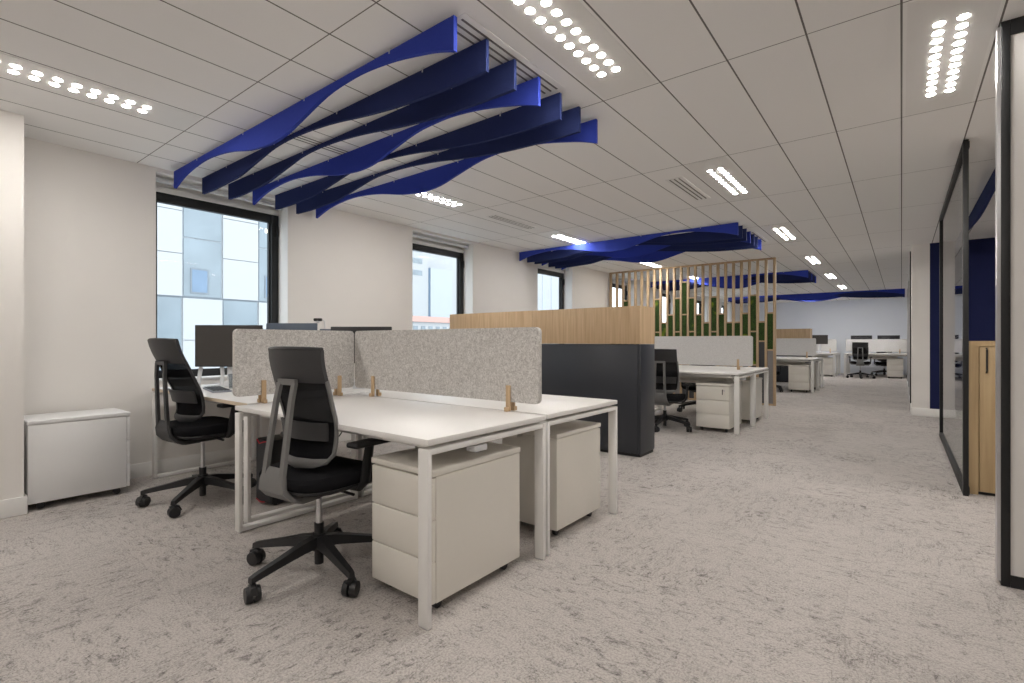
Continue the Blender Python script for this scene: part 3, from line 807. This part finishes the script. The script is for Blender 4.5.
monitor('far monitor top edge above the far screen, right of the two', (-.33, 20.2), PI, .58, .32, 1.165)

for xa, xb in ((-.245, -.262), (-.080, -.072)):
    MB().tube([(xa, .025, .30), (xa, .035, .20), (xb, .035, .10), (xb, .02, .004)], .011, 8, sx=1.6, sy=.6).build('stand_leg', 'alu_white', mw)
# webcam on the rear monitor
t = thing('webcam', 'small black webcam perched on the monitor behind the short felt screen', 'webcam', (-4.175, 2.495, 1.292), YAW)
MB().box(-.038, .038, -.012, .012, .018, .045, .008, 3).build('body', 'black_plastic', t)
MB().cyl((0, -.014, .031), (0, -.011, .031), .009, n=14).build('lens', 'screen_black', t)
MB().box(-.012, .012, -.012, .02, 0, .02, .004).build('clip', 'silver', t)
MB().tube([(.03, .012, .03), (.05, .03, .02), (.055, .03, -.03), (.04, .03, -.06)], .004, 8).build('cable', 'alu_white', t)

# keyboard
t = thing('keyboard', 'grey keyboard lying on the window desk in front of the monitor', 'keyboard', (-4.22, 1.665, .744), R(-12))
MB().box(-.21, .21, -.065, .065, 0, .014, .004).build('body', 'key_grey', t)
kk = MB()
for r in range(5):
    for c in range(14):
        kk.box(-.198 + c * .0284, -.198 + c * .0284 + .023, -.057 + r * .0232, -.057 + r * .0232 + .0185, .013, .0185, .002, 1)
kk.build('keys', 'black_plastic', t)

# phone-like dock beside the monitor: a clear glass tumbler
t = thing('tumbler', 'clear drinking glass standing by the monitor on the window desk', 'glass', (-4.27, 1.81, .744))
rr = [(.030, 0), (.034, .004), (.040, .12), (.037, .12), (.031, .010), (.0, .010)]
mb = MB(); mb.loft([[(r * math.cos(2 * PI * i / 24), r * math.sin(2 * PI * i / 24), z) for i in range(24)] for r, z in rr[:-1]] , caps=True)
mb.build('body', 'partition_glass', t)

# PC tower with red accents
t = thing('computer_tower', 'black computer tower with red trim on the floor beneath the desks', 'computer', (-3.57, 1.66, 0), R(4))
MB().box(0, .19, .012, .42, .012, .45, .006).build('case', 'black_plastic', t)
MB().box(.006, .184, 0, .013, .02, .445, .004).build('front_panel', 'charcoal_panel', t)
MB().tube([(.02, -.002, .445), (.06, -.006, .42), (.11, -.006, .435), (.17, -.004, .445)], .004, 8).tube([(.015, -.003, .03), (.07, -.006, .018), (.12, -.004, .024)], .004, 8).build('trim', 'red_accent', t)
for x in (.03, .16):
    for y in (.05, .37): MB().cyl((x, y, 0), (x, y, .012), .014, n=12).build('foot', 'black_plastic', t)

# loose cables under the near desk
def cable(label, pts, r=.006):
    cv = cat([(p[0], p[1]) for p in pts], 6); cz = cat([(p[0], p[2]) for p in pts], 6)
    m = MB().tube([(a[0], a[1], b[1]) for a, b in zip(cv, cz)], r, 8)
    return tag(m.build('cable', 'black_plastic'), label, 'cable', 'loose cables')
cable('black cable looping down to the carpet behind the near chair', [(-2.30, 1.98, .60), (-2.24, 1.99, .40), (-2.27, 1.96, .16), (-2.21, 1.92, .03), (-2.10, 1.90, .008), (-1.98, 1.99, .008)], .007)
cable('black cable hanging from the desk tray beside the computer tower', [(-2.92, 1.95, .58), (-2.99, 1.93, .48), (-3.10, 1.90, .46), (-3.25, 1.92, .42), (-3.40, 2.09, .30)], .004)
t = thing('power_strip', 'small black power strip on the carpet behind the near chair', 'power strip', (-2.48, 2.03, 0), R(15))
MB().box(-.14, .14, -.025, .025, 0, .045, .008).build('body', 'black_plastic', t)
for k in range(4): MB().cyl((-.1 + k * .065, 0, .044), (-.1 + k * .065, 0, .0465), .019, n=16).build('socket', 'alu_white', t)

# ------------------------------------------------------------------ outside
GZ = -11.
o = struct('ground_outside', MB().box(-160, XW - WT - .3, -60, 190, GZ - .2, GZ), 'ground_grey')
bx = -16.
b = thing('office_building', 'white and blue-glass chequered office block outside the first window', 'building', (bx, 0, GZ))
MB().box(-9, -.06, -14, 12.2, 0, 28).build('wall', 'bld_pale', b)
CW_, RH = 1.055, 3.65
wp = MB(); gp = MB(); jt = MB(); dk = MB()
zrow0 = 2.39 - GZ
for r in range(-3, 4):
    z = zrow0 + r * RH
    jt.box(-.06, -.045, -14, 12.2, z - .02, z + .02)
    for c in range(-16, 6):
        y0 = 5.42 + (c) * CW_
        white = (c + r) % 2 == 1 if True else False
        y1 = y0 + CW_
        if white:
            n = 3
            for k in range(n): wp.box(-.06, 0, y0 + .012, y1 - .012, z + .02 + k * (RH - .03) / n, z + .02 + (k + 1) * (RH - .03) / n - .018)
        else:
            gp.box(-.06, -.03, y0 + .03, y1 - .03, z + .03, z + RH * .46); gp.box(-.06, -.03, y0 + .03, y1 - .03, z + RH * .46 + .035, z + RH - .03)
wp.build('white_panel', 'bld_white', b); gp.build('glazing', 'bld_glass', b); jt.build('joint', 'bld_joint', b)
for c, r in ((0, 0), (2, 0), (1, -1), (-1, -1)):
    y0 = 5.42 + c * CW_; z = zrow0 + r * RH
    wn_ = MB().box(-.03, -.012, y0 + .20, y0 + .68, z + .12, z + .84).build('window', 'bld_joint', b)
    MB().box(-.012, -.008, y0 + .24, y0 + .64, z + .16, z + .80).build('pane', 'bld_glass_dark', wn_)
for y0, z in ((5.47, 5.35), (7.68, 5.5), (7.7, 4.6)): MB().box(-.029, -.026, y0 + .05, y0 + .55, z - GZ, z - GZ + .12).build('ceiling_lamp', 'lamp_far', b)

b = thing('tower_block', 'tall pale tower block outside the second window', 'building', (-62, 50, GZ))
MB().box(-14, 0, 0, 7.0, 0, 34).box(-14, -1, 7.0, 17, 0, 34).build('wall', 'bld_white', b)
MB().box(-1, .3, 7.25, 12.3, 0, 24.4).build('lower_wing', 'bld_pale', b)
MB().box(-1, .1, 7.0, 7.25, 0, 24.4).build('seam', 'bld_glass_dark', b)
for k in range(5):
    MB().box(0, .06, 3.6, 5.6, 22.9 + k * 1.9, 23.7 + k * 1.9).build('window', 'bld_glass', b)
b = thing('town_house', 'white building with red tiled roof low outside the second window', 'building', (-40, 30, GZ))
MB().box(-8, 0, 0, 12, 0, 14.2).build('wall', 'bld_white', b)
MB().prism([(.25, 14.2), (-8.25, 14.2), (-6, 14.95), (-2.2, 14.95)], -.3, 12.3, 'Y').build('roof', 'bld_roof', b)
for r in range(3):
    for c in range(11):
        MB().box(0, .05, .5 + c * 1.05, 1.05 + c * 1.05, 13.0 - r * 1.35, 13.75 - r * 1.35).build('window', 'bld_glass', b)
b = thing('tower_block', 'white high-rise filling the third window', 'building', (-70, 95, GZ))
MB().box(-14, 0, 0, 26, 0, 45).build('wall', 'bld_white', b)
for k in range(6): MB().box(0, .08, 3 + k * 4, 4.6 + k * 4, 1, 44).build('window_strip', 'bld_pale', b)

# ------------------------------------------------------------------ sky, camera, view
w = bpy.data.worlds.new('World'); bpy.context.scene.world = w; w.use_nodes = True
nt = w.node_tree; nt.nodes.clear()
out = N(nt, 'ShaderNodeOutputWorld'); bg = N(nt, 'ShaderNodeBackground')
bg.inputs[0].default_value = (.90, .955, 1., 1); bg.inputs[1].default_value = 2.3
nt.links.new(bg.outputs[0], out.inputs[0])

sc = bpy.context.scene
cam = bpy.data.cameras.new('camera'); co = bpy.data.objects.new('camera', cam); COL.objects.link(co)
cam.sensor_width = 36; cam.lens = 500. / 1024 * 36; cam.clip_start = .02; cam.clip_end = 500
co.location = (0, 0, CAM_H); co.rotation_euler = (PI / 2, 0, YAW)
sc.camera = co
sc.view_settings.view_transform = 'Standard'; sc.view_settings.look = 'None'
sc.view_settings.gamma = 1; sc.view_settings.use_curve_mapping = False
sc.view_settings.exposure = .8
sc.cycles.use_denoising = True
sc.cycles.max_bounces = 10; sc.cycles.diffuse_bounces = 6; sc.cycles.transparent_max_bounces = 16
